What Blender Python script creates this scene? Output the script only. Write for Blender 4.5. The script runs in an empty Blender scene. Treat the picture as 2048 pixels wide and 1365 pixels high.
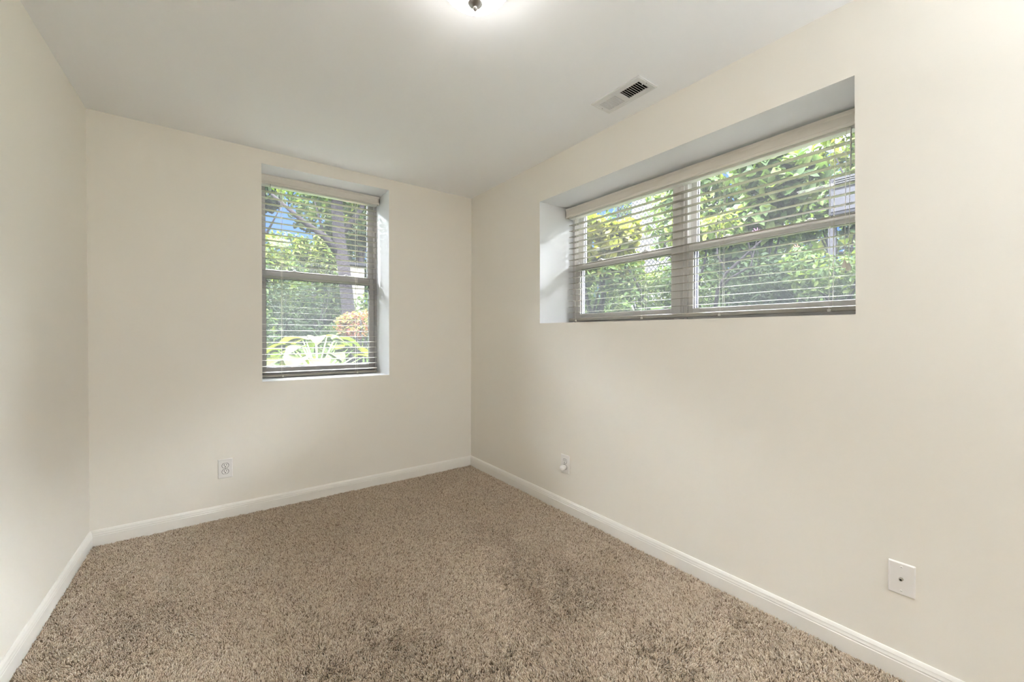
import bpy, bmesh, math
import numpy as np
from mathutils import Vector, Matrix

C = bpy.context.scene.collection
S = bpy.context.scene

# ------------------------------------------------------------------ camera
H = 2.44
CAM = Vector((-1.9356, -3.2391, 1.1839))
YAW, PITCH, ROLL, FPX = 0.6383, -0.012, 0.0028, 817.63
F = Vector((math.sin(YAW), math.cos(YAW), 0)); R = Vector((math.cos(YAW), -math.sin(YAW), 0)); U = Vector((0, 0, 1))
F, U = math.cos(PITCH)*F + math.sin(PITCH)*U, -math.sin(PITCH)*F + math.cos(PITCH)*U
R, U = math.cos(ROLL)*R + math.sin(ROLL)*U, -math.sin(ROLL)*R + math.cos(ROLL)*U
cam = bpy.data.objects.new('camera', bpy.data.cameras.new('camera')); C.objects.link(cam)
cam.data.sensor_width = 36; cam.data.lens = FPX/2048*36; cam.data.clip_start = 0.02; cam.data.clip_end = 200
M = Matrix((R, U, -F)).transposed().to_4x4(); M.translation = CAM
cam.matrix_world = M
S.camera = cam
S.view_settings.view_transform = 'Standard'; S.view_settings.look = 'None'
S.view_settings.gamma = 1; S.view_settings.use_curve_mapping = False
S.view_settings.exposure = 1.08
S.cycles.max_bounces = 20; S.cycles.diffuse_bounces = 16; S.cycles.transparent_max_bounces = 24
S.cycles.sample_clamp_indirect = 8

# ------------------------------------------------------------------ sky
# clear blue low down, bright hazy cloud overhead
SKY_TOP, SKY_LOW, LAMP, FILL = 110.0, 0.58, 11.0, 43.0
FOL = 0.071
w = bpy.data.worlds.new('sky'); S.world = w; w.use_nodes = True
nt = w.node_tree; nt.nodes.clear()
out = nt.nodes.new('ShaderNodeOutputWorld'); bg = nt.nodes.new('ShaderNodeBackground')
tc = nt.nodes.new('ShaderNodeTexCoord'); sp = nt.nodes.new('ShaderNodeSeparateXYZ')
mr = nt.nodes.new('ShaderNodeMapRange'); mr.inputs['From Min'].default_value = 0.33; mr.inputs['From Max'].default_value = 0.50
mr.interpolation_type = 'SMOOTHSTEP'
mx = nt.nodes.new('ShaderNodeMix'); mx.data_type = 'RGBA'
mx.inputs[6].default_value = (0.22*SKY_LOW, 0.42*SKY_LOW, 0.95*SKY_LOW, 1)
mx.inputs[7].default_value = (0.90*SKY_TOP, 0.94*SKY_TOP, 1.0*SKY_TOP, 1)
nt.links.new(tc.outputs['Generated'], sp.inputs[0]); nt.links.new(sp.outputs['Z'], mr.inputs['Value'])
nt.links.new(mr.outputs[0], mx.inputs[0]); nt.links.new(mx.outputs[2], bg.inputs[0]); nt.links.new(bg.outputs[0], out.inputs[0])
w.cycles.sampling_method = 'MANUAL'; w.cycles.sample_map_resolution = 256

# sun from behind the house, high over the roof: lights the garden, not the room
sun = bpy.data.objects.new('sun', bpy.data.lights.new('sun', 'SUN')); C.objects.link(sun)
sun.data.energy = 55.0; sun.data.angle = math.radians(0.6); sun.data.color = (1.0, 0.95, 0.84)
sun.rotation_euler = Vector((0.45, 0.42, -1.0)).to_track_quat('-Z', 'Y').to_euler()

# ------------------------------------------------------------------ materials
def mat(name, col, rough=0.6, metal=0.0, spec=0.5, bump=None, emit=None):
    m = bpy.data.materials.new(name); m.use_nodes = True
    b = m.node_tree.nodes['Principled BSDF']
    b.inputs['Base Color'].default_value = (*col, 1); b.inputs['Roughness'].default_value = rough
    b.inputs['Metallic'].default_value = metal; b.inputs['Specular IOR Level'].default_value = spec
    if emit:
        b.inputs['Emission Color'].default_value = (*emit[0], 1); b.inputs['Emission Strength'].default_value = emit[1]
    if bump:
        n = m.node_tree.nodes.new('ShaderNodeTexNoise'); n.inputs['Scale'].default_value = bump[0]; n.inputs['Detail'].default_value = 3
        g = m.node_tree.nodes.new('ShaderNodeTexCoord')
        bp = m.node_tree.nodes.new('ShaderNodeBump'); bp.inputs['Strength'].default_value = bump[1]; bp.inputs['Distance'].default_value = bump[2]
        m.node_tree.links.new(g.outputs['Object'], n.inputs['Vector'])
        m.node_tree.links.new(n.outputs[0], bp.inputs['Height']); m.node_tree.links.new(bp.outputs[0], b.inputs['Normal'])
    return m

M_WALL = mat('beige_wall_paint', (0.81, 0.782, 0.725), 0.75, spec=0.25, bump=(260, 0.25, 0.0006))
M_WHITE = mat('white_ceiling_paint', (0.935, 0.955, 0.985), 0.8, spec=0.2, bump=(160, 0.2, 0.0006))
M_REVEAL = mat('white_reveal_paint', (0.72, 0.73, 0.75), 0.7, spec=0.25)
M_TRIM = mat('white_trim_paint', (0.80, 0.78, 0.74), 0.4)
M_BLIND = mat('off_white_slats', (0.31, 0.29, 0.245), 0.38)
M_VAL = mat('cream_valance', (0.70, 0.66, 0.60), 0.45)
M_RAIL = mat('white_headrail_metal', (0.85, 0.85, 0.83), 0.16, spec=0.8)
M_CORD = mat('cord', (0.72, 0.70, 0.64), 0.8)
M_VINYL = mat('white_window_vinyl', (0.76, 0.745, 0.74), 0.35)
M_JAMB = mat('dark_outer_jamb', (0.05, 0.05, 0.06), 0.6, spec=.02)  # outer jambs and screen frames, darker than the window vinyl
M_SEAL = mat('dark_seal', (0.04, 0.04, 0.045), 0.6)
M_PLATE = mat('white_plastic', (0.80, 0.78, 0.76), 0.3)
M_DARK = mat('dark_slot', (0.02, 0.018, 0.015), 0.6)
M_BRASS = mat('connector_metal', (0.45, 0.42, 0.36), 0.3, 1.0)
M_NICKEL = mat('brushed_nickel', (0.42, 0.40, 0.40), 0.32, 1.0)
M_VENT = mat('white_vent_enamel', (0.72, 0.73, 0.73), 0.4)
M_DUCT = mat('dark_duct', (0.02, 0.02, 0.02), 0.7)
M_BRICK = mat('exterior_wall', (0.35, 0.30, 0.27), 0.9)
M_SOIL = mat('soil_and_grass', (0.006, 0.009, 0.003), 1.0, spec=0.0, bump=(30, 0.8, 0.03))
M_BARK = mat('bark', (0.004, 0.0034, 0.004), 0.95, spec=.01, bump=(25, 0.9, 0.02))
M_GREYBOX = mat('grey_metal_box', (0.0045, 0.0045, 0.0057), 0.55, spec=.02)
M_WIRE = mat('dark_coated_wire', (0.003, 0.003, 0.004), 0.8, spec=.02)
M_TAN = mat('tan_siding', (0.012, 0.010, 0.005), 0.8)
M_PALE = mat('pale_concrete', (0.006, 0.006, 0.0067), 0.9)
M_REFLECTOR = mat('pale_reflector_slab', (0.78, 0.775, 0.76), 0.9, bump=(40, .4, .004))
M_PETAL = mat('magenta_petal', (0.10, 0.02, 0.08), 0.6)
M_ORANGE = mat('orange_petal', (0.25, 0.09, 0.045), 0.6)

def glass_mat(name, dust):
    """thin window pane: clear, faintly mirroring, with a film of dust that scatters the daylight"""
    m = bpy.data.materials.new(name); m.use_nodes = True; t = m.node_tree; t.nodes.clear()
    o = t.nodes.new('ShaderNodeOutputMaterial'); tr = t.nodes.new('ShaderNodeBsdfTransparent'); tr.inputs[0].default_value = (0.97, 0.985, 0.975, 1)
    gl = t.nodes.new('ShaderNodeBsdfGlossy'); gl.inputs['Roughness'].default_value = 0.0
    fr = t.nodes.new('ShaderNodeFresnel'); fr.inputs[0].default_value = 1.25
    m1 = t.nodes.new('ShaderNodeMixShader'); m2 = t.nodes.new('ShaderNodeMixShader'); m2.inputs[0].default_value = dust
    tl = t.nodes.new('ShaderNodeBsdfTranslucent'); tl.inputs[0].default_value = (0.9, 0.9, 0.9, 1)
    t.links.new(fr.outputs[0], m1.inputs[0]); t.links.new(tr.outputs[0], m1.inputs[1]); t.links.new(gl.outputs[0], m1.inputs[2])
    t.links.new(m1.outputs[0], m2.inputs[1]); t.links.new(tl.outputs[0], m2.inputs[2]); t.links.new(m2.outputs[0], o.inputs[0])
    return m
M_GLASS = glass_mat('window_glass', 0.003)

def screen_mat():
    """insect screen: mostly open weave"""
    m = bpy.data.materials.new('insect_screen'); m.use_nodes = True; t = m.node_tree; t.nodes.clear()
    o = t.nodes.new('ShaderNodeOutputMaterial'); tr = t.nodes.new('ShaderNodeBsdfTransparent')
    df = t.nodes.new('ShaderNodeBsdfDiffuse'); df.inputs[0].default_value = (0.010, 0.0105, 0.011, 1)
    tl = t.nodes.new('ShaderNodeBsdfTranslucent'); tl.inputs[0].default_value = (0.010, 0.0105, 0.011, 1)
    a = t.nodes.new('ShaderNodeAddShader')
    m2 = t.nodes.new('ShaderNodeMixShader'); m2.inputs[0].default_value = 0.22
    t.links.new(df.outputs[0], a.inputs[0]); t.links.new(tl.outputs[0], a.inputs[1])
    t.links.new(tr.outputs[0], m2.inputs[1]); t.links.new(a.outputs[0], m2.inputs[2]); t.links.new(m2.outputs[0], o.inputs[0])
    return m
M_SCREEN = screen_mat()

def attr_mat(name, rough=0.8, transl=0.0, spec=0.3):
    m = bpy.data.materials.new(name); m.use_nodes = True; t = m.node_tree
    b = t.nodes['Principled BSDF']; b.inputs['Roughness'].default_value = rough; b.inputs['Specular IOR Level'].default_value = spec
    a = t.nodes.new('ShaderNodeAttribute'); a.attribute_name = 'Col'
    t.links.new(a.outputs['Color'], b.inputs['Base Color'])
    if transl:
        tl = t.nodes.new('ShaderNodeBsdfTranslucent'); mxs = t.nodes.new('ShaderNodeMixShader'); mxs.inputs[0].default_value = transl
        g = t.nodes.new('ShaderNodeMix'); g.data_type = 'RGBA'; g.blend_type = 'MULTIPLY'; g.inputs[0].default_value = 1.0
        g.inputs[7].default_value = (1.5, 1.45, 0.7, 1)
        t.links.new(a.outputs['Color'], g.inputs[6]); t.links.new(g.outputs[2], tl.inputs[0])
        t.links.new(b.outputs[0], mxs.inputs[1]); t.links.new(tl.outputs[0], mxs.inputs[2])
        t.links.new(mxs.outputs[0], t.nodes['Material Output'].inputs[0])
    return m
M_LEAF = attr_mat('leaves', 0.6, 0.4, 0.03)
M_CARPET = attr_mat('carpet_yarn', 0.9, 0.0, 0.15)

# ------------------------------------------------------------------ helpers
class MB:
    def __init__(s): s.v = []; s.f = []; s.m = []
    def add(s, vs, fs, mi=0):
        n = len(s.v); s.v += [tuple(v) for v in vs]; s.f += [tuple(i+n for i in f) for f in fs]; s.m += [mi]*len(fs)
    def box(s, a, b, mi=0):
        x0, y0, z0 = [min(p, q) for p, q in zip(a, b)]; x1, y1, z1 = [max(p, q) for p, q in zip(a, b)]
        s.add([(x0,y0,z0),(x1,y0,z0),(x1,y1,z0),(x0,y1,z0),(x0,y0,z1),(x1,y0,z1),(x1,y1,z1),(x0,y1,z1)],
              [(0,3,2,1),(4,5,6,7),(0,1,5,4),(1,2,6,5),(2,3,7,6),(3,0,4,7)], mi)
    def tube(s, pts, r, n=8, mi=0):
        pts = [Vector(p) for p in pts]; rs = r if isinstance(r, (list, tuple)) else [r]*len(pts)
        vs = []; fs = []
        for i, p in enumerate(pts):
            d = (pts[min(i+1, len(pts)-1)] - pts[max(i-1, 0)]).normalized()
            a = Vector((0, 0, 1)) if abs(d.z) < 0.9 else Vector((1, 0, 0))
            e1 = d.cross(a).normalized(); e2 = d.cross(e1)
            vs += [p + rs[i]*(math.cos(2*math.pi*k/n)*e1 + math.sin(2*math.pi*k/n)*e2) for k in range(n)]
        for i in range(len(pts)-1):
            for k in range(n):
                fs.append((i*n+k, i*n+(k+1) % n, (i+1)*n+(k+1) % n, (i+1)*n+k))
        fs.append(tuple(range(n))[::-1]); fs.append(tuple((len(pts)-1)*n+k for k in range(n)))
        s.add(vs, fs, mi)
    def lathe(s, prof, o, axis='z', n=32, mi=0):
        """prof = [(r, h)...] round an axis through o; closed ends where r = 0"""
        ax = {'x': (Vector((0,1,0)), Vector((0,0,1)), Vector((1,0,0))), 'y': (Vector((1,0,0)), Vector((0,0,1)), Vector((0,1,0))),
              'z': (Vector((1,0,0)), Vector((0,1,0)), Vector((0,0,1)))}[axis]
        vs = []; fs = []; o = Vector(o)
        for r, h in prof:
            vs += [o + ax[0]*r*math.cos(2*math.pi*k/n) + ax[1]*r*math.sin(2*math.pi*k/n) + ax[2]*h for k in range(n)]
        for i in range(len(prof)-1):
            for k in range(n):
                fs.append((i*n+k, i*n+(k+1) % n, (i+1)*n+(k+1) % n, (i+1)*n+k))
        fs.append(tuple(range(n))); fs.append(tuple((len(prof)-1)*n+k for k in range(n)))
        s.add(vs, fs, mi)
    def extrude(s, prof, fn, a, b, mi=0):
        """closed 2D profile swept from a to b; fn(p, q, t) -> xyz"""
        n = len(prof)
        vs = [fn(p, q, a) for p, q in prof] + [fn(p, q, b) for p, q in prof]
        fs = [(i, (i+1) % n, n+(i+1) % n, n+i) for i in range(n)] + [tuple(range(n)), tuple(range(n, 2*n))]
        s.add(vs, fs, mi)
    def build(s, name, mats, parent=None, smooth=False, bevel=0.0, loc=None):
        me = bpy.data.meshes.new(name); me.from_pydata(s.v, [], s.f)
        for m in (mats if isinstance(mats, (list, tuple)) else [mats]): me.materials.append(m)
        me.polygons.foreach_set('material_index', s.m)
        bm = bmesh.new(); bm.from_mesh(me); bmesh.ops.recalc_face_normals(bm, faces=bm.faces); bm.to_mesh(me); bm.free()
        o = bpy.data.objects.new(name, me); C.objects.link(o)
        if parent is not None:
            o.parent = parent; o.matrix_parent_inverse = Matrix.Translation(-Vector(parent.location))
        if bevel:
            b = o.modifiers.new('bevel', 'BEVEL'); b.width = bevel; b.segments = 2; b.limit_method = 'ANGLE'
        if smooth:
            me.polygons.foreach_set('use_smooth', [True]*len(me.polygons))
            me.update()
            if smooth != 'all':
                e = o.modifiers.new('sharp', 'EDGE_SPLIT'); e.split_angle = math.radians(35)
        return o

def empty(name, loc):
    o = bpy.data.objects.new(name, None); o.location = loc; o.empty_display_size = 0.05; C.objects.link(o); return o
def tag(o, label=None, cat=None, group=None, kind=None):
    if label: o['label'] = label
    if cat: o['category'] = cat
    if group: o['group'] = group
    if kind: o['kind'] = kind
    return o

def np_mesh(name, verts, faces, mats, cols=None, smooth=False):
    """fast mesh from arrays: faces (n, k) all of one size; cols per vertex"""
    me = bpy.data.meshes.new(name); nv, (nf, k) = len(verts), faces.shape
    me.vertices.add(nv); me.vertices.foreach_set('co', np.ascontiguousarray(verts, dtype=np.float32).ravel())
    me.loops.add(nf*k); me.loops.foreach_set('vertex_index', np.ascontiguousarray(faces, dtype=np.int32).ravel())
    me.polygons.add(nf); me.polygons.foreach_set('loop_start', np.arange(0, nf*k, k, dtype=np.int32))
    me.update(calc_edges=True)
    if cols is not None:
        a = me.color_attributes.new('Col', 'FLOAT_COLOR', 'POINT')
        c4 = np.ones((nv, 4), np.float32); c4[:, :3] = cols; a.data.foreach_set('color', c4.ravel())
    me.materials.append(mats)
    if smooth: me.polygons.foreach_set('use_smooth', np.ones(nf, bool))
    return me

# ------------------------------------------------------------------ room shell
REAR = -5.5; SK = 0.0248; XL = -2.4763; TW = 0.42
def holed(name, fn, outer, holes, thick, mats):
    """slab with one four-cornered opening. fn(s, t, d) -> xyz. outer = (s0, t0, s1, t1); holes = 4 corners anticlockwise from (s0, t0)"""
    m = MB()
    s0, t0, s1, t1 = outer
    oc = [(s0, t0), (s1, t0), (s1, t1), (s0, t1)]
    vs = [fn(s, t, 0) for s, t in oc] + [fn(s, t, 0) for s, t in holes] + [fn(s, t, thick) for s, t in oc] + [fn(s, t, thick) for s, t in holes]
    q = [(i, (i+1) % 4) for i in range(4)]
    n = len(m.v)
    m.add(vs, [(a, b, 4+b, 4+a) for a, b in q], 0)
    base = 0
    for a, b in q:
        m.f.append((4+a, 4+b, 12+b, 12+a)); m.m.append(1)
        m.f.append((8+a, 8+b, 12+b, 12+a)); m.m.append(2)
        m.f.append((a, b, 8+b, 8+a)); m.m.append(2)
    return tag(m.build(name, mats), kind='structure')

# back wall (small window) : s = x, t = z, depth +y
holed('wall_back', lambda s, t, d: (s, d, t), (XL-0.3, -0.05, 0.0, H+0.05),
      [(-1.6442, 0.8688), (-0.7660, 0.8688), (-0.7672, 2.3545), (-1.6437, 2.3475)], TW, [M_WALL, M_REVEAL, M_BRICK])
# right wall (wide window)
holed('wall_right', lambda s, t, d: (d, s, t), (REAR-0.1, -0.05, TW, H+0.05),
      [(-2.7780, 1.2685), (-0.9700, 1.2775), (-0.9630, 2.1607), (-2.7655, 2.1590)], TW, [M_WALL, M_REVEAL, M_BRICK])
m = MB(); yb = 0.0; xr = XL + SK*REAR
m.add([(XL,0,-0.05),(xr,REAR-.1,-0.05),(xr-.3,REAR-.1,-0.05),(XL-.3,0,-0.05),(XL,0,H+.05),(xr,REAR-.1,H+.05),(xr-.3,REAR-.1,H+.05),(XL-.3,0,H+.05)],
      [(0,1,2,3),(4,5,6,7),(0,1,5,4),(1,2,6,5),(2,3,7,6),(3,0,4,7)])
tag(m.build('wall_left', M_WALL), kind='structure')
m = MB(); m.box((xr-.3, REAR, -0.05), (0.0, REAR-.12, H+.05)); tag(m.build('wall_front', M_WALL), kind='structure')
# ceiling with the duct opening
VX0, VX1, VY0, VY1 = -0.250, -0.142, -1.715, -1.999
holed('ceiling', lambda s, t, d: (s, t, H+d), (xr-.4, REAR-.2, TW+.05, TW+.05),
      [(VX0, VY1), (VX1, VY1), (VX1, VY0), (VX0, VY0)], 0.30, [M_WHITE, M_DUCT, M_BRICK])
m = MB(); m.box((xr-.35, REAR-.15, -0.30), (TW, TW, -0.012)); tag(m.build('floor', mat('carpet_backing', (0.10, 0.08, 0.06), 0.95)), kind='structure')

# baseboards
HB = 0.083
prof = [(0, -0.02), (0.0135, -0.02), (0.0135, 0.050), (0.0118, 0.0525), (0.0118, 0.0555), (0.0125, 0.0575), (0.0105, 0.064), (0.0095, 0.069),
        (0.0098, 0.0705), (0.0066, 0.0775), (0.0045, 0.0815), (0.002, HB), (0, HB)]
m = MB(); m.extrude(prof, lambda p, q, t: (t, -p, q), XL, 0.0); tag(m.build('baseboard_back', M_TRIM), kind='structure')
m = MB(); m.extrude(prof, lambda p, q, t: (-p, t, q), 0.0, REAR); tag(m.build('baseboard_right', M_TRIM), kind='structure')
m = MB(); m.extrude(prof, lambda p, q, t: (XL + SK*t + p, t, q), 0.0, REAR); tag(m.build('baseboard_left', M_TRIM), kind='structure')
m = MB(); m.extrude(prof, lambda p, q, t: (t, REAR+p, q), xr, -1.0); tag(m.build('baseboard_front', M_TRIM), kind='structure')

# panel door in the wall behind the camera
d = empty('door_1', (-0.55, REAR, 0)); tag(d, kind='structure')
m = MB(); m.box((-0.93, REAR, -.01), (-0.17, REAR+.035, 2.03))
for z0, z1 in ((.25, .95), (1.1, 1.85)):
    for x0 in (-.85, -.50): m.box((x0, REAR+.035, z0), (x0+.25, REAR+.042, z1))
m.build('door_leaf', M_TRIM, d, bevel=.003)
m = MB()
for a, b in (((-1.0, REAR, -.01), (-.935, REAR+.02, 2.10)), ((-.165, REAR, -.01), (-.10, REAR+.02, 2.10)), ((-.935, REAR, 2.035), (-.165, REAR+.02, 2.10))): m.box(a, b)
m.build('door_casing', M_TRIM, d, bevel=.003)
m = MB(); m.lathe([(.0, 0), (.028, 0), (.028, .008), (.010, .014), (.010, .035), (.026, .045), (.028, .06), (.018, .072), (0, .074)], (-.86, REAR+.035, .95), 'y', 24)
m.build('door_handle', M_NICKEL, d, smooth=True)

# ------------------------------------------------------------------ carpet pile
def carpet():
    rng = np.random.default_rng(3)
    def field(p, seed, cell, n=1):
        r = np.random.default_rng(seed); g = r.standard_normal((64, 64, 2)).astype(np.float32)
        u = (p - np.array([-3, -5]))/cell; i = np.floor(u).astype(int); f = u - i; f = f*f*(3-2*f)
        i0 = i % 64; i1 = (i+1) % 64
        fx, fy = f[:, :1], f[:, 1:]
        return ((g[i0[:,0], i0[:,1]]*(1-fx)+g[i1[:,0], i0[:,1]]*fx)*(1-fy) + (g[i0[:,0], i1[:,1]]*(1-fx)+g[i1[:,0], i1[:,1]]*fx)*fy)
    st = 0.0044
    xs = np.arange(-2.585, -0.012, st); ys = np.arange(-3.15, -0.012, st)
    X, Y = np.meshgrid(xs, ys); p = np.stack([X.ravel(), Y.ravel()], 1)
    st2 = 0.009
    X, Y = np.meshgrid(np.arange(-2.585, -0.012, st2), np.arange(REAR+.01, -3.15, st2)); p2 = np.stack([X.ravel(), Y.ravel()], 1)
    sc = np.concatenate([np.ones(len(p)), np.full(len(p2), 2.0)]); p = np.concatenate([p, p2])
    p = p + rng.uniform(-.45, .45, p.shape)*(st*sc)[:, None]
    keep = (p[:, 0] > XL + SK*p[:, 1] + .0145) & (p[:, 0] < -.0145) & (p[:, 1] < -.0145)
    p = p[keep]; sc = sc[keep]; n = len(p)
    clump = field(p, 1, .0135)*.0042 + field(p, 2, .034)*.0022            # yarn ends gather in clumps
    nap = field(p, 5, .15)*.0020 + field(p, 7, .40)*.0022 + np.array([0.0, -0.001])   # walked-on and brushed areas
    tip = p + clump + nap + rng.normal(0, .0018, p.shape)
    h = .0105 + rng.uniform(0, .004, n)
    h = h + (field(p, 11, .011)[:, 0])*.0016
    r = (.0021 + rng.uniform(0, .0007, n))*sc
    ang = rng.uniform(0, 2*np.pi, n)
    V = np.zeros((n, 7, 3), np.float32)
    mid = p + (tip - p)*.45
    tip[:, 0] = np.minimum(tip[:, 0], -.0140); tip[:, 1] = np.minimum(tip[:, 1], -.0140)
    for k in range(3):
        a = ang + k*2.0944; dx = np.stack([np.cos(a), np.sin(a)], 1)
        V[:, k, :2] = p + dx*(r*.8)[:, None]; V[:, k, 2] = -.012
        a = a + .6; dx = np.stack([np.cos(a), np.sin(a)], 1)
        V[:, 3+k, :2] = mid + dx*r[:, None]; V[:, 3+k, 2] = -.012 + h*.55
    V[:, 6, :2] = tip; V[:, 6, 2] = -.012 + h
    f = np.array([(0,1,4),(0,4,3),(1,2,5),(1,5,4),(2,0,3),(2,3,5),(3,4,6),(4,5,6),(5,3,6)])
    faces = (np.arange(n)[:, None, None]*7 + f[None]).reshape(-1, 3)
    pal = np.array([(0.66,0.545,0.42),(0.56,0.45,0.34),(0.44,0.34,0.25),(0.74,0.65,0.54),(0.24,0.175,0.12)])
    c = pal[rng.choice(5, n, p=[.32,.25,.14,.16,.13])]
    c = np.repeat(c, 7, 0)
    me = np_mesh('carpet_pile', V.reshape(-1, 3), faces, M_CARPET, c)
    o = bpy.data.objects.new('carpet', me); C.objects.link(o)
    tag(o, 'brown and tan speckled plush carpet covering the whole room floor', 'carpet', kind='stuff')
carpet()

# ------------------------------------------------------------------ windows
def mapper(axis):
    # (u along the wall, d depth outward, z)
    return (lambda u, d, z: (u, d, z)) if axis == 'y' else (lambda u, d, z: (d, u, z))

def window_unit(name, axis, u0, u1, z0, z1, g0, g1, zl0, zl1, zu0, zu1, d0, M_VINYL=M_VINYL):
    """double-hung unit: frame u0..u1, z0..z1; glass g0..g1; lower glass zl0..zl1; upper glass zu0..zu1; d0 = room face"""
    P = mapper(axis); root = empty(name, P((u0+u1)/2, d0, z0)); tag(root, kind='structure')
    def bx(m, ua, ub, da, db, za, zb): m.box(P(ua, da, za), P(ub, db, zb))
    s = 1 if u1 > u0 else -1
    dl, du = d0+.008, d0+.045            # lower sash room face, upper sash room face
    jw = .020
    m = MB(); bx(m, u0, u0+s*jw, d0, d0+.078, z0, z1); bx(m, u1-s*jw, u1, d0, d0+.078, z0, z1)
    bx(m, u0, u1, d0, d0+.10, z1-.022, z1); bx(m, u0, u1, d0, d0+.10, z0, z0+.022)
    for ua, ub in ((u0+s*jw, u0+s*(jw+.006)), (u1-s*jw, u1-s*(jw+.006))):      # jamb tracks
        bx(m, ua, ub, d0+.040, d0+.044, z0, z1); bx(m, ua, ub, d0+.080, d0+.085, z0, z1)
    m.build('window_frame', M_VINYL, root, bevel=.0015)
    m = MB(); bx(m, u0, u0+s*(jw+.001), d0+.078, d0+.105, z0, z1); bx(m, u1-s*(jw+.001), u1, d0+.078, d0+.105, z0, z1)
    m.build('outer_jamb', M_JAMB, root)
    i0, i1 = u0+s*(jw+.003), u1-s*(jw+.003)
    # upper sash
    m = MB(); bx(m, i0, g0, du, du+.032, zl1+.012, z1-.02); bx(m, g1, i1, du, du+.032, zl1+.012, z1-.02)
    bx(m, g0, g1, du, du+.032, zu1, z1-.02); bx(m, g0, g1, du, du+.032, zl1+.012, zu0)
    us = m.build('upper_sash', M_VINYL, root, bevel=.002)
    m = MB(); bx(m, g0-s*.004, g1+s*.004, du+.014, du+.017, zu0-.004, zu1+.004); m.build('pane', M_GLASS, us)
    m = MB()
    for a, b, c, e in ((g0, g0+s*.003, zu0, zu1), (g1-s*.003, g1, zu0, zu1), (g0, g1, zu0, zu0+.003), (g0, g1, zu1-.003, zu1)): bx(m, a, b, du+.010, du+.021, c, e)
    m.build('glazing_seal', M_SEAL, us)
    # lower sash
    m = MB(); bx(m, i0, g0, dl, dl+.032, z0+.02, zu0-.012); bx(m, g1, i1, dl, dl+.032, z0+.02, zu0-.012)
    bx(m, g0, g1, dl, dl+.032, zl1, zu0-.012); bx(m, g0, g1, dl, dl+.032, z0+.02, zl0)
    bx(m, i0+s*.01, i1-s*.01, dl-.006, dl, zl1+.018, zl1+.026)                # pull lip on the meeting rail
    ls = m.build('lower_sash', M_VINYL, root, bevel=.002)
    m = MB(); bx(m, g0-s*.004, g1+s*.004, dl+.014, dl+.017, zl0-.004, zl1+.004); m.build('pane', M_GLASS, ls)
    m = MB()
    for a, b, c, e in ((g0, g0+s*.003, zl0, zl1), (g1-s*.003, g1, zl0, zl1), (g0, g1, zl0, zl0+.003), (g0, g1, zl1-.003, zl1)): bx(m, a, b, dl+.010, dl+.021, c, e)
    m.build('glazing_seal', M_SEAL, ls)
    for k in (.25, .75):
        uc = g0+(g1-g0)*k; m = MB(); bx(m, uc-.022, uc+.022, dl+.004, dl+.028, zu0-.012, zu0-.002); bx(m, uc-.008, uc+.012, dl+.008, dl+.020, zu0-.002, zu0+.006)
        m.build('sash_lock', M_VINYL, root, bevel=.002)
    # insect screen outside the lower half
    m = MB(); bx(m, i0, i0+s*.014, d0+.086, d0+.096, z0+.02, zu0); bx(m, i1-s*.014, i1, d0+.086, d0+.096, z0+.02, zu0)
    bx(m, i0, i1, d0+.086, d0+.096, z0+.02, z0+.034); bx(m, i0, i1, d0+.086, d0+.096, zu0-.014, zu0)
    sf = m.build('screen_frame', M_JAMB, root)
    m = MB(); m.add([P(i0, d0+.091, z0+.02), P(i1, d0+.091, z0+.02), P(i1, d0+.091, zu0), P(i0, d0+.091, zu0)], [(0,1,2,3)])
    m.build('screen_mesh', M_SCREEN, sf)
    return root

window_unit('window_1', 'y', -1.6445, -0.7655, 0.868, 2.357, -1.590, -0.829, 0.943, 1.613, 1.684, 2.312, 0.302, mat('shaded_window_vinyl', (0.36, 0.345, 0.34), 0.35))  # white vinyl with the shade on this frame put into its colour
window_unit('window_2', 'x', -0.968, -1.835, 1.268, 2.162, -1.041, -1.803, 1.355, 1.693, 1.745, 2.116, 0.335)
window_unit('window_3', 'x', -1.893, -2.778, 1.266, 2.162, -1.945, -2.712, 1.350, 1.691, 1.740, 2.116, 0.335)
m = MB(); m.box((.326, -1.835, 1.268), (.435, -1.893, 2.162)); m.box((.322, -1.852, 1.268), (.326, -1.876, 2.162))
tag(m.build('trim_1', M_VINYL, bevel=.002), kind='structure')

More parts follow.
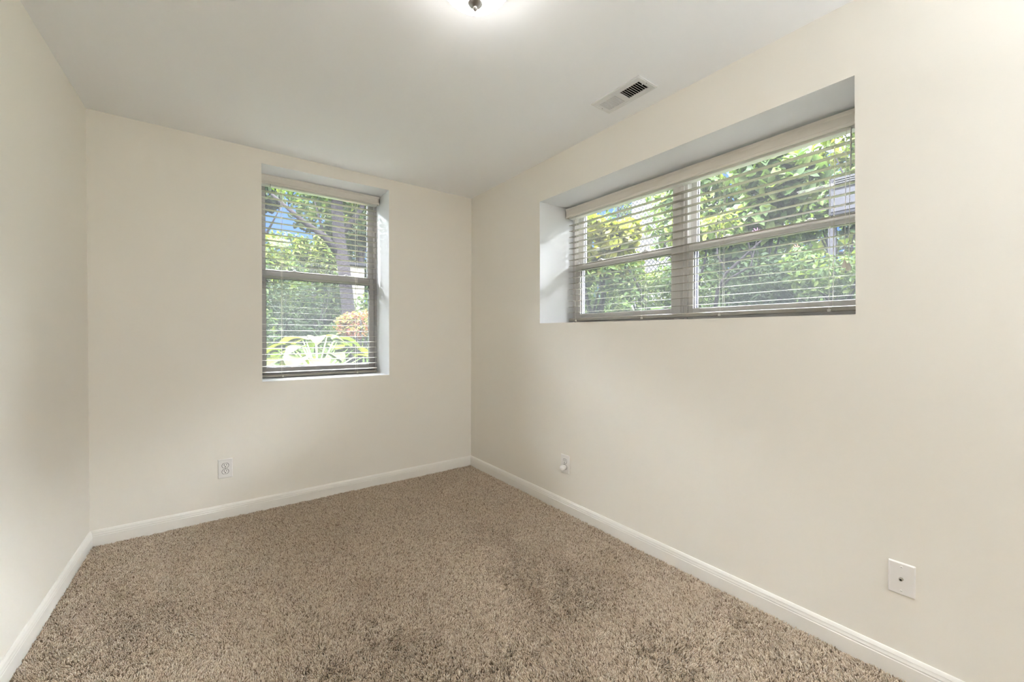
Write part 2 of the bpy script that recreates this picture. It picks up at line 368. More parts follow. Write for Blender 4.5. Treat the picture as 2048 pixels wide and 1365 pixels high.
# ------------------------------------------------------------------ blinds
def blind(axis, u0, u1, dv, zv0, zv1, zhb, zfirst, n, zr0, zr1, ladders, cords, wand, label, e0=1, e1=1):
    """valance room face at depth dv; slats 50 mm deep behind it"""
    P = mapper(axis); s = 1 if u1 > u0 else -1
    root = empty('window_blind', P((u0+u1)/2, dv, zr0)); tag(root, label, 'blind', 'horizontal slat blinds')
    def bx(m, ua, ub, da, db, za, zb): m.box(P(ua, da, za), P(ub, db, zb))
    # valance with a small crown lip and short returns
    hh = zv1-zv0
    pr = [(0, zv0), (-.0035, zv0+.004), (-.0035, zv0+.012), (0, zv0+.016), (0, zv1-.018), (-.004, zv1-.012), (-.006, zv1-.003), (-.006, zv1), (.009, zv1), (.009, zv0)]
    m = MB(); m.extrude([(p*.6, q) for p, q in pr], lambda p, q, t: P(t, dv+p, q), u0, u1)
    bx(m, u0, u0+s*.008, dv, dv+.045, zv0, zv1); bx(m, u1-s*.008, u1, dv, dv+.045, zv0, zv1)
    m.build('valance', M_VAL, root, bevel=.001)
    a, b = u0+s*.012, u1-s*.012; ds0, ds1 = dv+.024, dv+.074
    m = MB(); bx(m, a, b, ds0+.002, ds1-.002, zhb, zv1-.006); m.build('headrail', M_RAIL, root, bevel=.003)
    # slats: thin, faintly crowned boards
    m = MB(); k = 4; TILT = .03 if axis == 'y' else .09      # outer slat edges sit a little higher
    for i in range(n):
        z = zfirst - i*.0443
        top = [(ds0+(ds1-ds0)*j/k, z + .0010 + .0010*(1-(2*j/k-1)**2) + TILT*50e-3*(j/k-1)) for j in range(k+1)]
        bot = [(ds1-(ds1-ds0)*j/k, z - .0010 + .0010*(1-(2*j/k-1)**2) - TILT*50e-3*j/k) for j in range(k+1)]
        m.extrude(top+bot, lambda p, q, t: P(t, p, q), a, b)
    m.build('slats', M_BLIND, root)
    m = MB(); bx(m, a, b, ds0, ds1, zr0, zr1); m.build('bottom_rail', M_BLIND, root, bevel=.004)
    # ladder strings front and back with the cross threads, one part per ladder
    for u in ladders:
        m = MB()
        for dd in (ds0-.002, ds1+.002): m.tube([P(u, dd, zhb), P(u, dd, zr0+.004)], .0009, 5)
        for i in range(n):
            z = zfirst - i*.0443 - .0026; m.tube([P(u, ds0-.002, z), P(u, ds1+.002, z)], .0007, 4)
        m.tube([P(u-.006, (ds0+ds1)/2, zhb), P(u-.006, (ds0+ds1)/2, zr0+.01)], .0010, 5)
        m.build('ladder_cord', M_CORD, root)
        m = MB(); bx(m, u-.006, u+.006, ds0-.004, ds0+.010, zr0-.0015, zr0+.010); m.build('rail_button', M_CORD, root)
    for u, dd, zb in cords:
        m = MB(); m.tube([P(u, dd, zhb+.005), P(u, dd, zb)], .0011, 6); c = m.build('lift_cord', M_CORD, root)
        m = MB(); m.lathe([(0, .014), (.003, .014), (.005, .006), (.0095, -.006), (.0105, -.014), (.008, -.020), (0, -.021)], P(u, dd, zb), 'z', 16)
        m.build('tassel', M_VAL, c, smooth=True)
    if wand:
        u, dd, z0, z1 = wand
        m = MB(); m.tube([P(u, dd+.012, z1), P(u, dd, z1), P(u, dd, z0)], .0022, 8); m.build('tilt_hook', M_NICKEL, root)
    return root

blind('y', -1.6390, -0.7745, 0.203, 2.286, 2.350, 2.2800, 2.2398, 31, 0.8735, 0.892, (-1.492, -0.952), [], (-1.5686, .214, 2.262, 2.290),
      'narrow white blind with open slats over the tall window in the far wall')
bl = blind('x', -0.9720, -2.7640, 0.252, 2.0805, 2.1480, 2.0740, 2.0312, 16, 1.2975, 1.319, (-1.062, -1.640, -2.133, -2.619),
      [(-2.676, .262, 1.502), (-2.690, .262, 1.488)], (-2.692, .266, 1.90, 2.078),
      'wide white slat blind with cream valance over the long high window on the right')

# ------------------------------------------------------------------ ceiling lamp
def lamp(x, y, label, strength, bowl_mat):
    root = empty('ceiling_lamp', (x, y, H)); tag(root, label, 'ceiling lamp')
    m = MB(); m.lathe([(0, 0), (.138, 0), (.140, -.004), (.142, -.026), (.140, -.036), (.134, -.036), (.129, -.027), (0, -.024)], (x, y, H), 'z', 64)
    m.build('base_ring', M_NICKEL, root, smooth=True)
    for a in (.5, 2.594, 4.69):
        px, py = x+.136*math.cos(a), y+.136*math.sin(a)
        m = MB(); m.tube([(px, py, H-.02), (px, py, H-.034)], .004, 10); m.build('clip', M_NICKEL, root)
    m = MB(); pr = [(.127*math.sin(t), -.026-.098*math.cos(t)**.9) for t in [i/16*math.pi/2 for i in range(1, 17)]]
    m.lathe([(0.0, -.124)] + pr + [(.0, -.0255)], (x, y, H), 'z', 64)
    m.build('glass_bowl', bowl_mat, root, smooth=True)
    m = MB(); m.lathe([(0, -.121), (.024, -.122), (.0245, -.126), (.020, -.131), (.011, -.135), (.006, -.137), (.0055, -.140), (.0075, -.1425), (.0065, -.146), (.003, -.150), (0, -.151)], (x, y, H), 'z', 32)
    m.build('finial', M_NICKEL, root, smooth=True)
    return root
M_BOWL = mat('lit_frosted_glass', (0.85, 0.82, 0.76), 0.35, emit=((1.0, 0.96, 0.93), LAMP))
LX, LY = -1.202, -2.035
lamp(LX, LY, 'round frosted glass flush ceiling lamp with nickel finial, switched on', LAMP, M_BOWL)

# added fill lamp, unseen behind the camera: its light comes back soft off the ceiling
def added_uplighter(x, y, zt, power):
    dz = zt-1.80
    root = empty('added_fill_lamp', (x, y, 0)); tag(root, 'added nickel fill lamp, unseen behind the viewpoint', 'added fill lamp')
    m = MB(); m.lathe([(0, 0), (.14, 0), (.14, .012), (.02, .03), (0, .03)], (x, y, -.002), 'z', 40); m.build('base', M_NICKEL, root, smooth=True)
    m = MB(); m.tube([(x, y, .02), (x, y, 1.66+dz)], .012, 16); m.build('pole', M_NICKEL, root, smooth='all')
    m = MB(); m.lathe([(0, 1.65), (.03, 1.652), (.10, 1.70), (.17, 1.78), (.20, 1.84), (.194, 1.84), (.16, 1.785), (.09, 1.712), (0, 1.67)], (x, y, dz), 'z', 48)
    m.build('shade', M_NICKEL, root, smooth=True)
    l = bpy.data.lights.new('added_fill_light', 'AREA'); l.shape = 'DISK'; l.size = .30; l.energy = power; l.color = (.93, .97, 1.0)
    o = bpy.data.objects.new('added_fill_light', l); C.objects.link(o); o.location = (x, y, zt); o.rotation_euler = (math.pi, 0, 0)
    o.parent = root; o.matrix_parent_inverse = Matrix.Translation(-Vector(root.location))
added_uplighter(-0.45, -4.5, 1.80, FILL)

# ------------------------------------------------------------------ ceiling register
def vent():
    x0, x1, y0, y1 = -.2715, -.1215, -2.0125, -1.706
    root = empty('ceiling_vent', (-.1965, -1.86, H)); tag(root, 'white metal air register in the ceiling near the right wall', 'air vent')
    sx0, sx1 = -.2350, -.1535
    b1 = (-1.838, -1.7315); b2 = (-1.985, -1.8660)
    m = MB(); zt, zb = H, H-.005
    def ring(ax0, ay0, ax1, ay1): m.box((ax0, ay0, zb), (ax1, ay1, zt))
    ring(x0, y0, sx0, y1); ring(sx1, y0, x1, y1); ring(sx0, y0, sx1, b2[0]); ring(sx0, b2[1], sx1, b1[0]); ring(sx0, b1[1], sx1, y1)
    # sloping rim
    m.add([(x0,y0,zt),(x1,y0,zt),(x1,y1,zt),(x0,y1,zt),(x0+.006,y0+.006,zb-.002),(x1-.006,y0+.006,zb-.002),(x1-.006,y1-.006,zb-.002),(x0+.006,y1-.006,zb-.002),
           (x0+.010,y0+.010,zb),(x1-.010,y0+.010,zb),(x1-.010,y1-.010,zb),(x0+.010,y1-.010,zb)],
          [(a, (a+1) % 4, 4+(a+1) % 4, 4+a) for a in range(4)] + [(4+a, 4+(a+1) % 4, 8+(a+1) % 4, 8+a) for a in range(4)])
    m.build('face_plate', M_VENT, root)
    for (ya, yb), sgn in ((b1, -1), (b2, 1)):
        m = MB(); n = 9; p = (yb-ya)/n
        for i in range(n+1):
            yc = ya + p*i; t = .0009
            if sgn < 0: a, b = (yc, H-.0045), (yc-.0075, H+.006)      # blades lean away: closed from the room's near end
            else: a, b = (yc, H-.0045), (yc+.0145, H+.0090)
            m.add([(sx0, a[0]-t, a[1]), (sx1, a[0]-t, a[1]), (sx1, a[0]+t*1.8, a[1]), (sx0, a[0]+t*1.8, a[1]),
                   (sx0, b[0]-t, b[1]), (sx1, b[0]-t, b[1]), (sx1, b[0]+t, b[1]), (sx0, b[0]+t, b[1])],
                  [(0,1,2,3),(4,5,6,7),(0,1,5,4),(1,2,6,5),(2,3,7,6),(3,0,4,7)])
        m.build('louver_bank', M_VENT, root)
    m = MB(); m.box((-.189, -1.993, H+.014), (-.183, -1.72, H+.020)); m.build('damper_rod', M_DARK, root)
    m = MB(); m.tube([(-.195, -1.975, H+.012), (-.205, -1.983, H-.009)], .0022, 6); m.build('damper_lever', M_VENT, root)
    for yy in (-2.000, -1.718):
        m = MB(); m.lathe([(0, -.007), (.002, -.0068), (.0035, -.0050), (.0035, -.002), (0, -.002)], (-.194, yy, H), 'z', 12); m.build('screw', M_NICKEL, root)
    m = MB(); t = .002
    m.box((VX0+.0005, VY1+.0005, H+.26), (VX1-.0005, VY0-.0005, H+.262))
    m.build('duct', M_DUCT, root)
vent()

# ------------------------------------------------------------------ wall plates
def rounded(w_, h_, r, n=5):
    pts = []
    for cx, cy, a0 in ((w_-r, h_-r, 0), (-w_+r, h_-r, 90), (-w_+r, -h_+r, 180), (w_-r, -h_+r, 270)):
        for i in range(n+1):
            a = math.radians(a0+90*i/n); pts.append((cx+r*math.cos(a), cy+r*math.sin(a)))
    return pts
def plate(m, fn, w_, h_, t=.0055, r=.003, bev=.0035):
    """bevelled plate; fn(a, b, d) -> xyz with d out of the wall"""
    a = rounded(w_, h_, r); b = rounded(w_-bev, h_-bev, max(r-.001, .0015)); n = len(a)
    vs = [fn(x, y, 0) for x, y in a] + [fn(x, y, t*.45) for x, y in a] + [fn(x, y, t) for x, y in b]
    fs = []
    for k in (0, n):
        fs += [(k+i, k+(i+1) % n, k+n+(i+1) % n, k+n+i) for i in range(n)]
    fs += [tuple(range(2*n, 3*n)), tuple(range(n))]
    m.add(vs, fs)
def face_shape():
    # duplex face: circle with flat top and bottom
    pts = []
    for i in range(40):
        a = 2*math.pi*i/40; x, y = .0172*math.cos(a), .0172*math.sin(a); pts.append((x, max(-.0143, min(.0143, y))))
    return pts
def outlet(fn, origin, label, group=None):
    root = empty('wall_outlet', origin); tag(root, label, 'outlet')
    m = MB(); plate(m, fn, .0397, .062); m.build('cover_plate', M_PLATE, root)
    for cz in (.0195, -.0195):
        fs = face_shape(); n = len(fs)
        m = MB(); g = [(x*1.12, y*1.13) for x, y in fs]
        m.extrude(g, lambda p, q, t: fn(p, q+cz, t), .004, .0058); m.build('receptacle_gap', M_DARK, root)
        m = MB(); m.extrude(fs, lambda p, q, t: fn(p, q+cz, t), .004, .0072); rc = m.build('receptacle', M_PLATE, root)
        m = MB()
        def slot(xa, xb, ya, yb):
            m.extrude([(xa, ya), (xb, ya), (xb, yb), (xa, yb)], lambda p, q, t: fn(p, q+cz, t), .0066, .0074)
        slot(-.0078, -.0048, .0000, .0095); slot(.0048, .0074, .0008, .0088)
        m.extrude([(.0030*math.cos(a), -.0070+.0030*math.sin(a)) for a in [2*math.pi*i/14 for i in range(14)]], lambda p, q, t: fn(p, q+cz, t), .0066, .0074)
        m.build('slots', M_DARK, rc)
    m = MB(); m.extrude([(.0030*math.cos(a), .0030*math.sin(a)) for a in [2*math.pi*i/16 for i in range(16)]], lambda p, q, t: fn(p, q, t), .004, .0066)
    m.build('screw', M_NICKEL, root)
    return root
fb = lambda a, b, dd: (-1.8530+a, -dd, .3178+b)
outlet(fb, (-1.853, 0, .3178), 'white duplex electrical outlet with nothing plugged in, far wall')
fr = lambda a, b, dd: (-dd, -1.2410-a, .3190+b)
outlet(fr, (0, -1.241, .319), 'white duplex outlet on the right wall holding a white plug-in')
# plug-in freshener in the lower receptacle
px, py, pz = 0.0, -1.241, .2995
root = empty('plug_in_freshener', (-.007, py, pz)); tag(root, 'small white egg-shaped plug-in in the right wall outlet', 'air freshener')
m = MB(); m.lathe([(0, -.0072), (.0150, -.0072), (.0165, -.010), (.0168, -.014), (.0155, -.016), (0, -.0165)], (px, py, pz), 'x', 28); m.build('plug_base', M_PLATE, root, smooth=True)
m = MB(); m.lathe([(0, -.0160), (.0150, -.0162), (.0175, -.021), (.0180, -.028), (.0165, -.036), (.0125, -.043), (.0065, -.0475), (0, -.049)], (px, py, pz), 'x', 28)
m.build('cap', M_PLATE, root, smooth=True)
# coax plate
fc = lambda a, b, dd: (-dd, -2.9135-a, .3425+b)
root = empty('coax_wall_plate', (0, -2.9135, .3425)); tag(root, 'plain white wall plate with a single coaxial connector, nearest on the right wall', 'cable plate')
m = MB(); plate(m, fc, .0350, .0560); m.build('cover_plate', M_PLATE, root)
for b in (.0415, -.0415):
    m = MB(); m.lathe([(0, -.004), (.0037, -.0052), (.0037, -.0062), (.0028, -.0072), (0, -.0074)], (0, -2.9135, .3425+b), 'x', 16); s_ = m.build('screw', M_PLATE, root, smooth=True)
    m = MB(); m.box((-.0076, -2.9135-.0026, .3425+b-.0004), (-.0072, -2.9135+.0026, .3425+b+.0004)); m.build('screw_slot', M_DARK, s_)
m = MB(); m.lathe([(0, -.004), (.0062, -.0055), (.0062, -.0085), (.0050, -.0086), (.0048, -.0160), (.0036, -.0162), (.0034, -.012), (0, -.0119)], (0, -2.9135, .3425), 'x', 6)
cx = m.build('coax_connector', M_BRASS, root)
m = MB(); m.lathe([(0, -.0122), (.0033, -.0122), (.0033, -.0150), (0, -.0150)], (0, -2.9135, .3425), 'x', 16); m.build('connector_core', M_DARK, cx)

# ------------------------------------------------------------------ garden
def ground_h(x, y):
    return .60 + .58*np.clip(x-.1, 0, .5)/.5*np.clip(1.6-y, 0, 1) + .16*np.clip(x-.6, 0, 20) + .03*np.clip(y-3, 0, 30)
g = 44; xs = np.linspace(-8, 16, g*2); ys = np.linspace(-8, 18, g*2)
xs = np.unique(np.concatenate([xs, [TW+.01]])); ys = np.unique(np.concatenate([ys, [TW+.01]]))
X, Y = np.meshgrid(xs, ys); Z = ground_h(X, Y)
nx, ny = len(xs), len(ys); idx = np.arange(nx*ny).reshape(ny, nx)
q = np.stack([idx[:-1,:-1], idx[:-1,1:], idx[1:,1:], idx[1:,:-1]], -1)
ok = ~((X[:-1,:-1] < TW+.005) & (Y[:-1,:-1] < TW+.005))
me = np_mesh('garden_ground', np.stack([X.ravel(), Y.ravel(), Z.ravel()], 1), q[ok], M_SOIL)
gr = bpy.data.objects.new('garden_ground', me); C.objects.link(gr); tag(gr, kind='structure')

# added reflector slabs, unseen below both windows: throw daylight up through the slats
m = MB(); m.add([(-4, TW+.005, .66), (.6, TW+.005, .66), (.6, 1.05, .66), (-4, 1.05, .66), (-4, TW+.005, .55), (.6, TW+.005, .55), (.6, 1.05, .55), (-4, 1.05, .55)],
      [(0,1,2,3),(4,5,6,7),(0,1,5,4),(1,2,6,5),(2,3,7,6),(3,0,4,7)])
tag(m.build('reflector_slab_back', M_REFLECTOR), kind='structure')
m = MB(); m.box((TW+.005, -5.0, 1.05), (1.25, .25, 1.215)); tag(m.build('reflector_slab_right', M_REFLECTOR), kind='structure')

def leaf_mesh(name, pts, nrm, size, cols, rng, aspect=.5, fold=.25):
    """one folded pointed leaf per point"""
    n = len(pts); nrm = nrm/np.linalg.norm(nrm, axis=1)[:, None]
    t = rng.normal(size=(n, 3)); t -= nrm*(t*nrm).sum(1)[:, None]; t /= np.linalg.norm(t, axis=1)[:, None]
    b = np.cross(nrm, t); s = size[:, None]
    V = np.zeros((n, 6, 3), np.float32)
    V[:, 0] = pts - t*s*.5
    V[:, 1] = pts - t*s*.08 - b*s*aspect*.5 + nrm*s*fold*.5
    V[:, 2] = pts + t*s*.22 - b*s*aspect*.36 + nrm*s*fold*.36
    V[:, 3] = pts + t*s*.5 - nrm*s*.08
    V[:, 4] = pts + t*s*.22 + b*s*aspect*.36 + nrm*s*fold*.36
    V[:, 5] = pts - t*s*.08 + b*s*aspect*.5 + nrm*s*fold*.5
    f = np.array([(0,1,2,3), (0,3,4,5)])
    faces = (np.arange(n)[:, None, None]*6 + f[None]).reshape(-1, 4)
    return np_mesh(name, V.reshape(-1, 3), faces, M_LEAF, np.repeat(cols, 6, 0))

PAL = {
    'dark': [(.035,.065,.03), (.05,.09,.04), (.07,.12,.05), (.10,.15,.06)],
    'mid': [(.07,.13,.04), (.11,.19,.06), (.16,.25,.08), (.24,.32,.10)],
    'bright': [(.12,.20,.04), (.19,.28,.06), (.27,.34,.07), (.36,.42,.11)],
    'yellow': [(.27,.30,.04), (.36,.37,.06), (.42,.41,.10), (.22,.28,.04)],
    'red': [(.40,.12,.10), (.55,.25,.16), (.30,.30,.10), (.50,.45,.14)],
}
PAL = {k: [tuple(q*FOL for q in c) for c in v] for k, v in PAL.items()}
def foliage(name, parent, centres, radii, n, size, pal, seed, shell=.55, aspect=.5):
    """crown of leaves through a set of ellipsoid puffs"""
    rng = np.random.default_rng(seed); cs = np.array(centres, float); rs = np.array(radii, float)
    if rs.ndim == 1: rs = np.repeat(rs[:, None], 3, 1)
    wgt = (rs.prod(1))**(2/3); wgt /= wgt.sum(); k = rng.choice(len(cs), n, p=wgt)
    d = rng.normal(size=(n, 3)); d /= np.linalg.norm(d, axis=1)[:, None]
    rr = shell + (1-shell)*rng.random(n)**.5; rr *= rng.uniform(.85, 1.12, n)
    p = cs[k] + d*rs[k]*rr[:, None]
    nr = d*.6 + rng.normal(size=(n, 3))*.7 + np.array([0, 0, .5])
    p_ = np.array(PAL[pal]); c = p_[rng.integers(0, len(p_), n)]*rng.uniform(.75, 1.25, (n, 1))
    me = leaf_mesh(name, p, nr, size*rng.uniform(.6, 1.3, n), c, rng, aspect)
    o = bpy.data.objects.new(name, me); C.objects.link(o)
    if parent is not None:
        o.parent = parent; o.matrix_parent_inverse = Matrix.Translation(-Vector(parent.location))
    return o
def puffs(c, r, n, seed, spread=1.0):
    rng = np.random.default_rng(seed); c = np.array(c); r = np.array(r)
    d = rng.normal(size=(n, 3)); d /= np.linalg.norm(d, axis=1)[:, None]
    return c + d*r*spread*rng.uniform(.3, .85, (n, 1)), np.outer(rng.uniform(.32, .55, n), r)
def tree(name, label, cat, base, crown_c, crown_r, n, size, pal, seed, trunk_r=.12, np_=9, group=None, aspect=.5, trunk_pts=None, branches=()):
    root = empty(name, base); tag(root, label, cat, group)
    m = MB()
    if trunk_pts is None:
        rng = np.random.default_rng(seed+100); t = Vector(crown_c)
        trunk_pts = [Vector(base), Vector(base).lerp(t, .4) + Vector(rng.normal(size=3)*.06), t]
        rad = [trunk_r, trunk_r*.75, trunk_r*.35]
        m.tube(trunk_pts, rad, 9)
        for i in range(5):
            a = Vector(base).lerp(t, .35+.12*i); e = t + Vector(rng.normal(size=3))*.0 + Vector([rng.uniform(-.8, .8)*c for c in crown_r])
            m.tube([a, a.lerp(e, .5) + Vector((0, 0, .06)), e], [trunk_r*.4, trunk_r*.25, trunk_r*.08], 6)
    else:
        pts, rad = trunk_pts; m.tube(pts, rad, 12)
        for bp_, br in branches: m.tube(bp_, br, 8)
    m.build('trunk', M_BARK, root, smooth='all')
    c, r = puffs(crown_c, crown_r, np_, seed)
    foliage('crown', root, c, r, n, size, pal, seed+1, aspect=aspect)
    return root
def shrub(label, c, r, n, size, pal, seed, group=None, name='shrub', np_=7, cat='shrub', aspect=.5):
    base = (c[0], c[1], float(ground_h(c[0], c[1]))-.02)
    root = empty(name, base); tag(root, label, cat, group)
    rng = np.random.default_rng(seed+50); m = MB()
    for i in range(7):
        e = Vector(c) + Vector([rng.uniform(-.75, .75)*q for q in r]); b0 = Vector(base) + Vector((rng.uniform(-.06, .06), rng.uniform(-.06, .06), 0))
        m.tube([b0, b0.lerp(e, .5) + Vector((rng.uniform(-.04, .04), rng.uniform(-.04, .04), .05)), e], [.016, .011, .004], 6)
    m.build('stems', M_BARK, root, smooth='all')
    cc, rr = puffs(c, r, np_, seed); foliage('leaves', root, cc, rr, n, size, pal, seed+1, aspect=aspect)
    return root

# --- seen through the far window
tree('tree', 'dark-trunked leaning tree with a low side branch seen through the far window', 'tree', (.20, 4.5, .60), (.45, 5.0, 4.3), (1.5, 1.0, 1.2), 4200, .11, 'mid', 5,
     trunk_pts=([(.22, 4.5, .6), (.13, 4.5, 1.38), (.03, 4.5, 2.37), (-.05, 4.5, 2.9), (-.09, 4.5, 3.5), (-.02, 4.55, 4.4)], [.15, .12, .11, .11, .10, .06]),
     branches=[([(-.02, 4.5, 2.6), (-.29, 4.5, 2.92), (-.62, 4.5, 3.12), (-1.1, 4.5, 3.5)], [.075, .06, .045, .02]),
               ([(-.05, 4.5, 2.95), (.30, 4.55, 3.45), (.7, 4.6, 4.2)], [.06, .045, .02]),
               ([(-.3, 4.5, 2.92), (-.45, 4.5, 3.5)], [.03, .01])])
far = [((-1.9, 12.0, 3.6), (1.55, 1.0, 3.2), 'mid', 11), ((.75, 11.4, 2.2), (1.5, 1.0, 1.75), 'mid', 12), ((3.6, 14.2, 4.2), (2.3, 1.2, 3.8), 'dark', 13),
       ((1.2, 15.5, 3.0), (2.6, 1.1, 2.2), 'dark', 14), ((1.6, 9.2, 5.2), (1.5, 1.0, 1.6), 'dark', 15), ((-1.0, 9.4, 5.6), (1.0, .9, 1.0), 'dark', 16)]
far_lab = ['mid-green tree at the far left through the tall window', 'broad mid-green tree behind the leaning trunk', 'tall dark green tree at the right edge of the tall window',
           'low dark tree under the blue patch of sky', 'dark overhanging tree crown high behind the leaning trunk', 'dark hanging branches high at the left of the tall window']
for (c, r, pal, sd), lab in zip(far, far_lab):
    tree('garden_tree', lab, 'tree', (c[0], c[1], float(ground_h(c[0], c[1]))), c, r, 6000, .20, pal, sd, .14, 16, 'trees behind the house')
shr = [((-1.75, 3.6, 1.5), (.75, .5, 1.0), 'mid', .09, 21, 'mid-green bush at the left of the tall window'),
       ((-.75, 5.6, 1.55), (.9, .5, 1.05), 'dark', .10, 22, 'dark green bush left of the leaning trunk'),
       ((.75, 6.0, 1.5), (.8, .5, .95), 'mid', .10, 23, 'mid-green bush right of the leaning trunk'),
       ((-.9, 7.5, 2.5), (.7, .5, .9), 'bright', .11, 24, 'bright green bush rising behind the dark bush'),
       ((.25, 8.0, 3.1), (.5, .4, .8), 'bright', .11, 25, 'bright yellow-green sapling left of the tan box'),
       ((.45, 3.4, 1.10), (.5, .35, .5), 'bright', .07, 26, 'low bright green bush below the reddish one')]
for c, r, pal, sz, sd, lab in shr:
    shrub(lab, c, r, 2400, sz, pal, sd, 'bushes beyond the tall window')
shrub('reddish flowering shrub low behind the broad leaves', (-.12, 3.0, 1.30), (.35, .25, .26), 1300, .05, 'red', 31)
# tan box behind the trunk
root = empty('garden_shed', (.86, 6.95, .6)); tag(root, 'small tan wooden shed panel right of the leaning trunk', 'shed')
m = MB(); m.box((.70, 6.7, .6), (1.05, 7.2, 2.84)); m.build('walls', M_TAN, root)
m = MB(); m.box((.66, 6.66, 2.84), (1.09, 7.24, 2.90)); m.build('roof', M_GREYBOX, root)
# broad-leaved plant right outside the far window
def hosta():
    rng = np.random.default_rng(8); base = (-1.02, 1.42, .60)
    root = empty('broad_leaf_plant', base); tag(root, 'large-leaved yellow-green plant just below the tall window outside', 'plant')
    V, Fc, Cc = [], [], []; st = MB(); n0 = 0
    for i in range(34):
        a = rng.uniform(0, 2*math.pi); rad = rng.uniform(.05, .52); L = rng.uniform(.20, .34); W = L*rng.uniform(.62, .8)
        hub = Vector((base[0]+rad*1.05*math.cos(a), base[1]+rad*.55*math.sin(a), .92+.25*(1-rad/.55)+rng.uniform(-.10, .07)))
        out_ = Vector((math.cos(a), math.sin(a), 0)); side = Vector((-math.sin(a), math.cos(a), 0))
        nu, nv = 9, 7; grid = []
        for iu in range(nu):
            u = iu/(nu-1); wd = W*.5*math.sin(math.pi*min(1, u*.97+.03)**.75)**.8
            for iv in range(nv):
                v = iv/(nv-1)*2-1
                p = hub + out_*(L*u) + side*(wd*v) + Vector((0, 0, L*(.20*u - .55*u*u) + abs(v)*wd*.28 + .004*math.sin(9*v+3*u)))
                grid.append(p)
        V += [tuple(p) for p in grid]
        Fc += [(n0+iu*nv+iv, n0+(iu+1)*nv+iv, n0+(iu+1)*nv+iv+1, n0+iu*nv+iv+1) for iu in range(nu-1) for iv in range(nv-1)]
        cc = np.array(PAL['bright'][rng.integers(1, 4)])*rng.uniform(.5, .75); Cc += [cc]*(nu*nv); n0 += nu*nv
        st.tube([(base[0]+rng.uniform(-.08, .08), base[1]+rng.uniform(-.05, .05), .58), hub*.5+Vector((base[0], base[1], .70))*.5, hub + out_*L*.1], [.008, .007, .005], 6)
    me = np_mesh('leaves', np.array(V), np.array(Fc), M_LEAF, np.array(Cc), smooth=True)
    o = bpy.data.objects.new('leaves', me); C.objects.link(o); o.parent = root; o.matrix_parent_inverse = Matrix.Translation(-Vector(base))
    st.build('stems', mat('green_stem', (.16, .26, .07), .6), root, smooth='all')
hosta()

# --- seen through the wide window
rs_ = [((1.7, .0, 2.16), (.50, .55, .40), 'yellow', .13, 41, 1500, 'yellow-leaved shrub at the left end of the wide window'),
       ((1.9, -.55, 1.70), (.55, .6, .40), 'mid', .06, 42, 2200, 'fine-leaved green bush below the yellow shrub'),
       ((2.4, -1.45, 2.45), (.6, .62, .50), 'mid', .13, 43, 2000, 'big-leaved mid-green shrub in the middle of the wide window'),
       ((2.0, -1.00, 2.15), (.3, .35, .35), 'bright', .08, 44, 800, 'bright lime shrub beside the window mullion'),
       ((2.3, -1.65, 1.65), (.6, .65, .40), 'dark', .05, 45, 3600, 'dense small-leaved dark bush low in the wide window'),
       ((1.9, -2.25, 1.70), (.4, .35, .40), 'mid', .05, 46, 1800, 'small-leaved bush under the grey utility box'),
       ((2.9, -2.30, 3.10), (.5, .45, .36), 'bright', .10, 47, 1200, 'bright leafy shrub above the grey utility box'),
       ((1.5, .45, 1.80), (.4, .4, .55), 'mid', .09, 48, 1300, 'lime green bush at the corner past the wide window'),
       ((3.5, .75, 2.0), (.5, .8, .50), 'bright', .08, 49, 2600, 'bright bush at the foot of the bank left of the mullion'),
       ((3.5, -.75, 2.0), (.5, .65, .60), 'dark', .08, 50, 2600, 'dark bush at the foot of the bank right behind the mullion'),
       ((4.1, -1.65, 2.72), (.45, .65, .75), 'mid', .09, 55, 2800, 'mid-green bush on the bank behind the grey utility box'),
       ((3.7, 1.95, 1.95), (.5, .65, .5), 'mid', .07, 57, 2600, 'mid-green bush low behind the left end of the wide window')]
for c, r, pal, sz, sd, n, lab in rs_:
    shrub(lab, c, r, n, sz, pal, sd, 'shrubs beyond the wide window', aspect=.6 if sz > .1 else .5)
bk = [((5.0, -.2, 3.0), (1.2, 1.15, 1.7), 'mid', 51, 'leafy tree on the bank behind the yellow shrub'),
      ((5.0, -2.6, 3.2), (1.3, 1.5, 1.9), 'bright', 52, 'light green tree on the bank behind the utility box'),
      ((8.3, -1.0, 3.2), (1.4, 1.9, 2.2), 'dark', 53, 'dark tree on the bank behind the mullion'),
      ((10.0, 5.4, 4.3), (1.6, 1.9, 2.4), 'mid', 54, 'tree on the bank past the chain-link fence')]
for c, r, pal, sd, lab in bk:
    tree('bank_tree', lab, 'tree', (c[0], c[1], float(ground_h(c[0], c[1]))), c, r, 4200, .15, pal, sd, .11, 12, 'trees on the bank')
# bare-branched small tree in the lower half of the wide window
root = empty('branching_shrub', (2.0, -1.5, 1.40)); tag(root, 'dark forked branches rising in front of the small-leaved bush', 'branches')
m = MB()
for pts, rd in (([(1.75, -1.35, 1.38), (1.75, -1.38, 1.60), (1.76, -1.45, 1.75), (1.78, -1.62, 1.90), (1.8, -1.75, 2.02)], [.020, .017, .014, .011, .006]),
                ([(1.75, -1.38, 1.60), (1.74, -1.50, 1.70), (1.75, -1.66, 1.78), (1.78, -1.70, 2.05)], [.013, .011, .009, .004]),
                ([(1.76, -1.45, 1.75), (1.74, -1.38, 1.92), (1.75, -1.36, 2.12)], [.010, .008, .004]),
                ([(1.85, -.95, 1.38), (1.85, -.98, 1.60), (1.88, -1.08, 1.88), (1.9, -1.10, 2.10)], [.013, .011, .009, .004])):
    m.tube(pts, rd, 8)
m.build('branches', M_BARK, root, smooth='all')
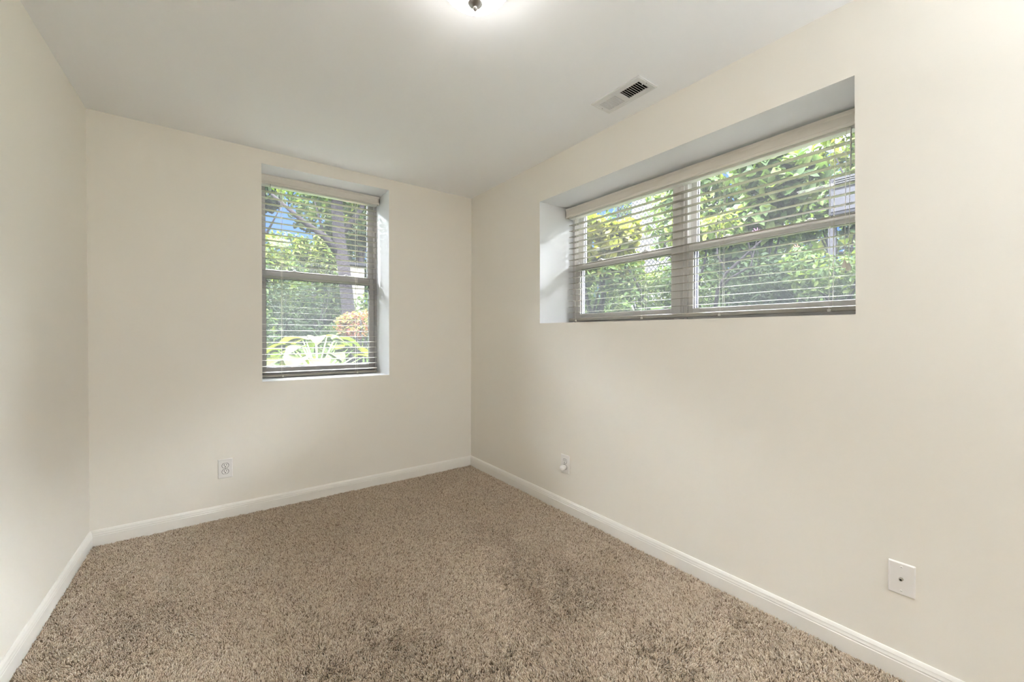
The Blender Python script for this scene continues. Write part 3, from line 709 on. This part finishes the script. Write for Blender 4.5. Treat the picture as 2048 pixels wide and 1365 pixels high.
# utility box on a post
root = empty('utility_box', (2.25, -2.17, 1.40)); tag(root, 'grey louvred metal utility box on a post outside the right end of the wide window', 'utility box')
m = MB(); m.box((2.21, -2.290, 2.19), (2.42, -2.065, 2.50)); m.build('housing', M_GREYBOX, root, bevel=.006)
m = MB(); m.box((2.201, -2.275, 2.215), (2.21, -2.080, 2.385)); m.build('door_panel', mat('box_door', (.0062, .0062, .0075), .5, spec=.02), root, bevel=.002)
m = MB()
for i in range(5): m.box((2.200, -2.270, 2.405+.017*i), (2.212, -2.095, 2.411+.017*i))
m.build('louvres', mat('box_louvre', (.010, .010, .0107), .5, spec=.02), root)
m = MB(); m.box((2.24, -2.095, 1.38), (2.29, -2.055, 2.19)); m.build('post', mat('grey_post', (.008, .0078, .0095), .7, spec=.02), root)
# chain-link fence up the bank with a pale wall behind
root = empty('chain_link_fence', (6.0, 2.1, 1.6)); tag(root, 'chain-link fence up on the bank left of the mullion', 'fence')
m = MB(); ya, yb_, za, zb_ = 1.2, 3.2, 2.2, 4.35
sp_ = .11; wdt = yb_-ya; hgt = zb_-za; n = int((wdt+hgt)/sp_)
for i in range(n):
    o_ = i*sp_
    for s in (1, -1):
        p0 = [o_, 0.0] if o_ <= wdt else [wdt, o_-wdt]; p1 = [0.0, o_] if o_ <= hgt else [o_-hgt, hgt]
        A = [(p0[0], p0[1]), (p1[0], p1[1])]
        if s < 0: A = [(wdt-a, b) for a, b in A]
        m.tube([(6.0+.004*s, ya+a, za+b) for a, b in A], .0085, 4)
m.build('wire_mesh', M_WIRE, root)
for yy in (1.2, 3.2):
    m = MB(); m.tube([(6.02, yy, 1.4), (6.02, yy, 4.45)], .03, 10); m.build('post', M_WIRE, root)
m = MB(); m.tube([(6.02, 1.2, 4.37), (6.02, 3.2, 4.37)], .02, 8); m.build('top_rail', M_WIRE, root)
m = MB(); m.box((7.6, 1.8, 1.5), (8.0, 4.0, 5.3))
tag(m.build('garden_wall', M_PALE), 'pale wall standing behind the chain-link fence', 'wall')
# single flowers
def flower(loc, mt, r, label, stem_to):
    root = empty('flower', loc); tag(root, label, 'flower')
    m = MB(); rng = np.random.default_rng(int(abs(loc[1])*100))
    for i in range(7):
        a = 2*math.pi*i/7; dd = Vector((-.5, math.cos(a), math.sin(a))).normalized(); c = Vector(loc)
        e = Vector((-.5, math.cos(a+.5), math.sin(a+.5))).normalized()
        m.add([c, c+dd*r*.7+e*r*.3, c+dd*r*1.2, c+e*r*.75+dd*r*.1], [(0,1,2,3)])
    m.build('petals', mt, root)
    m = MB(); m.tube([loc, (Vector(loc)+Vector(stem_to))/2+Vector((.02, .02, 0)), stem_to], .003, 5); m.build('stem', M_BARK, root)
flower((1.80, -1.68, 2.075), M_PETAL, .035, 'magenta flower among the shrubs in the wide window', (2.0, -1.66, 1.40))
flower((1.85, -1.96, 1.90), M_ORANGE, .028, 'orange-red flower left of the cord tassels in the wide window', (2.0, -1.95, 1.40))
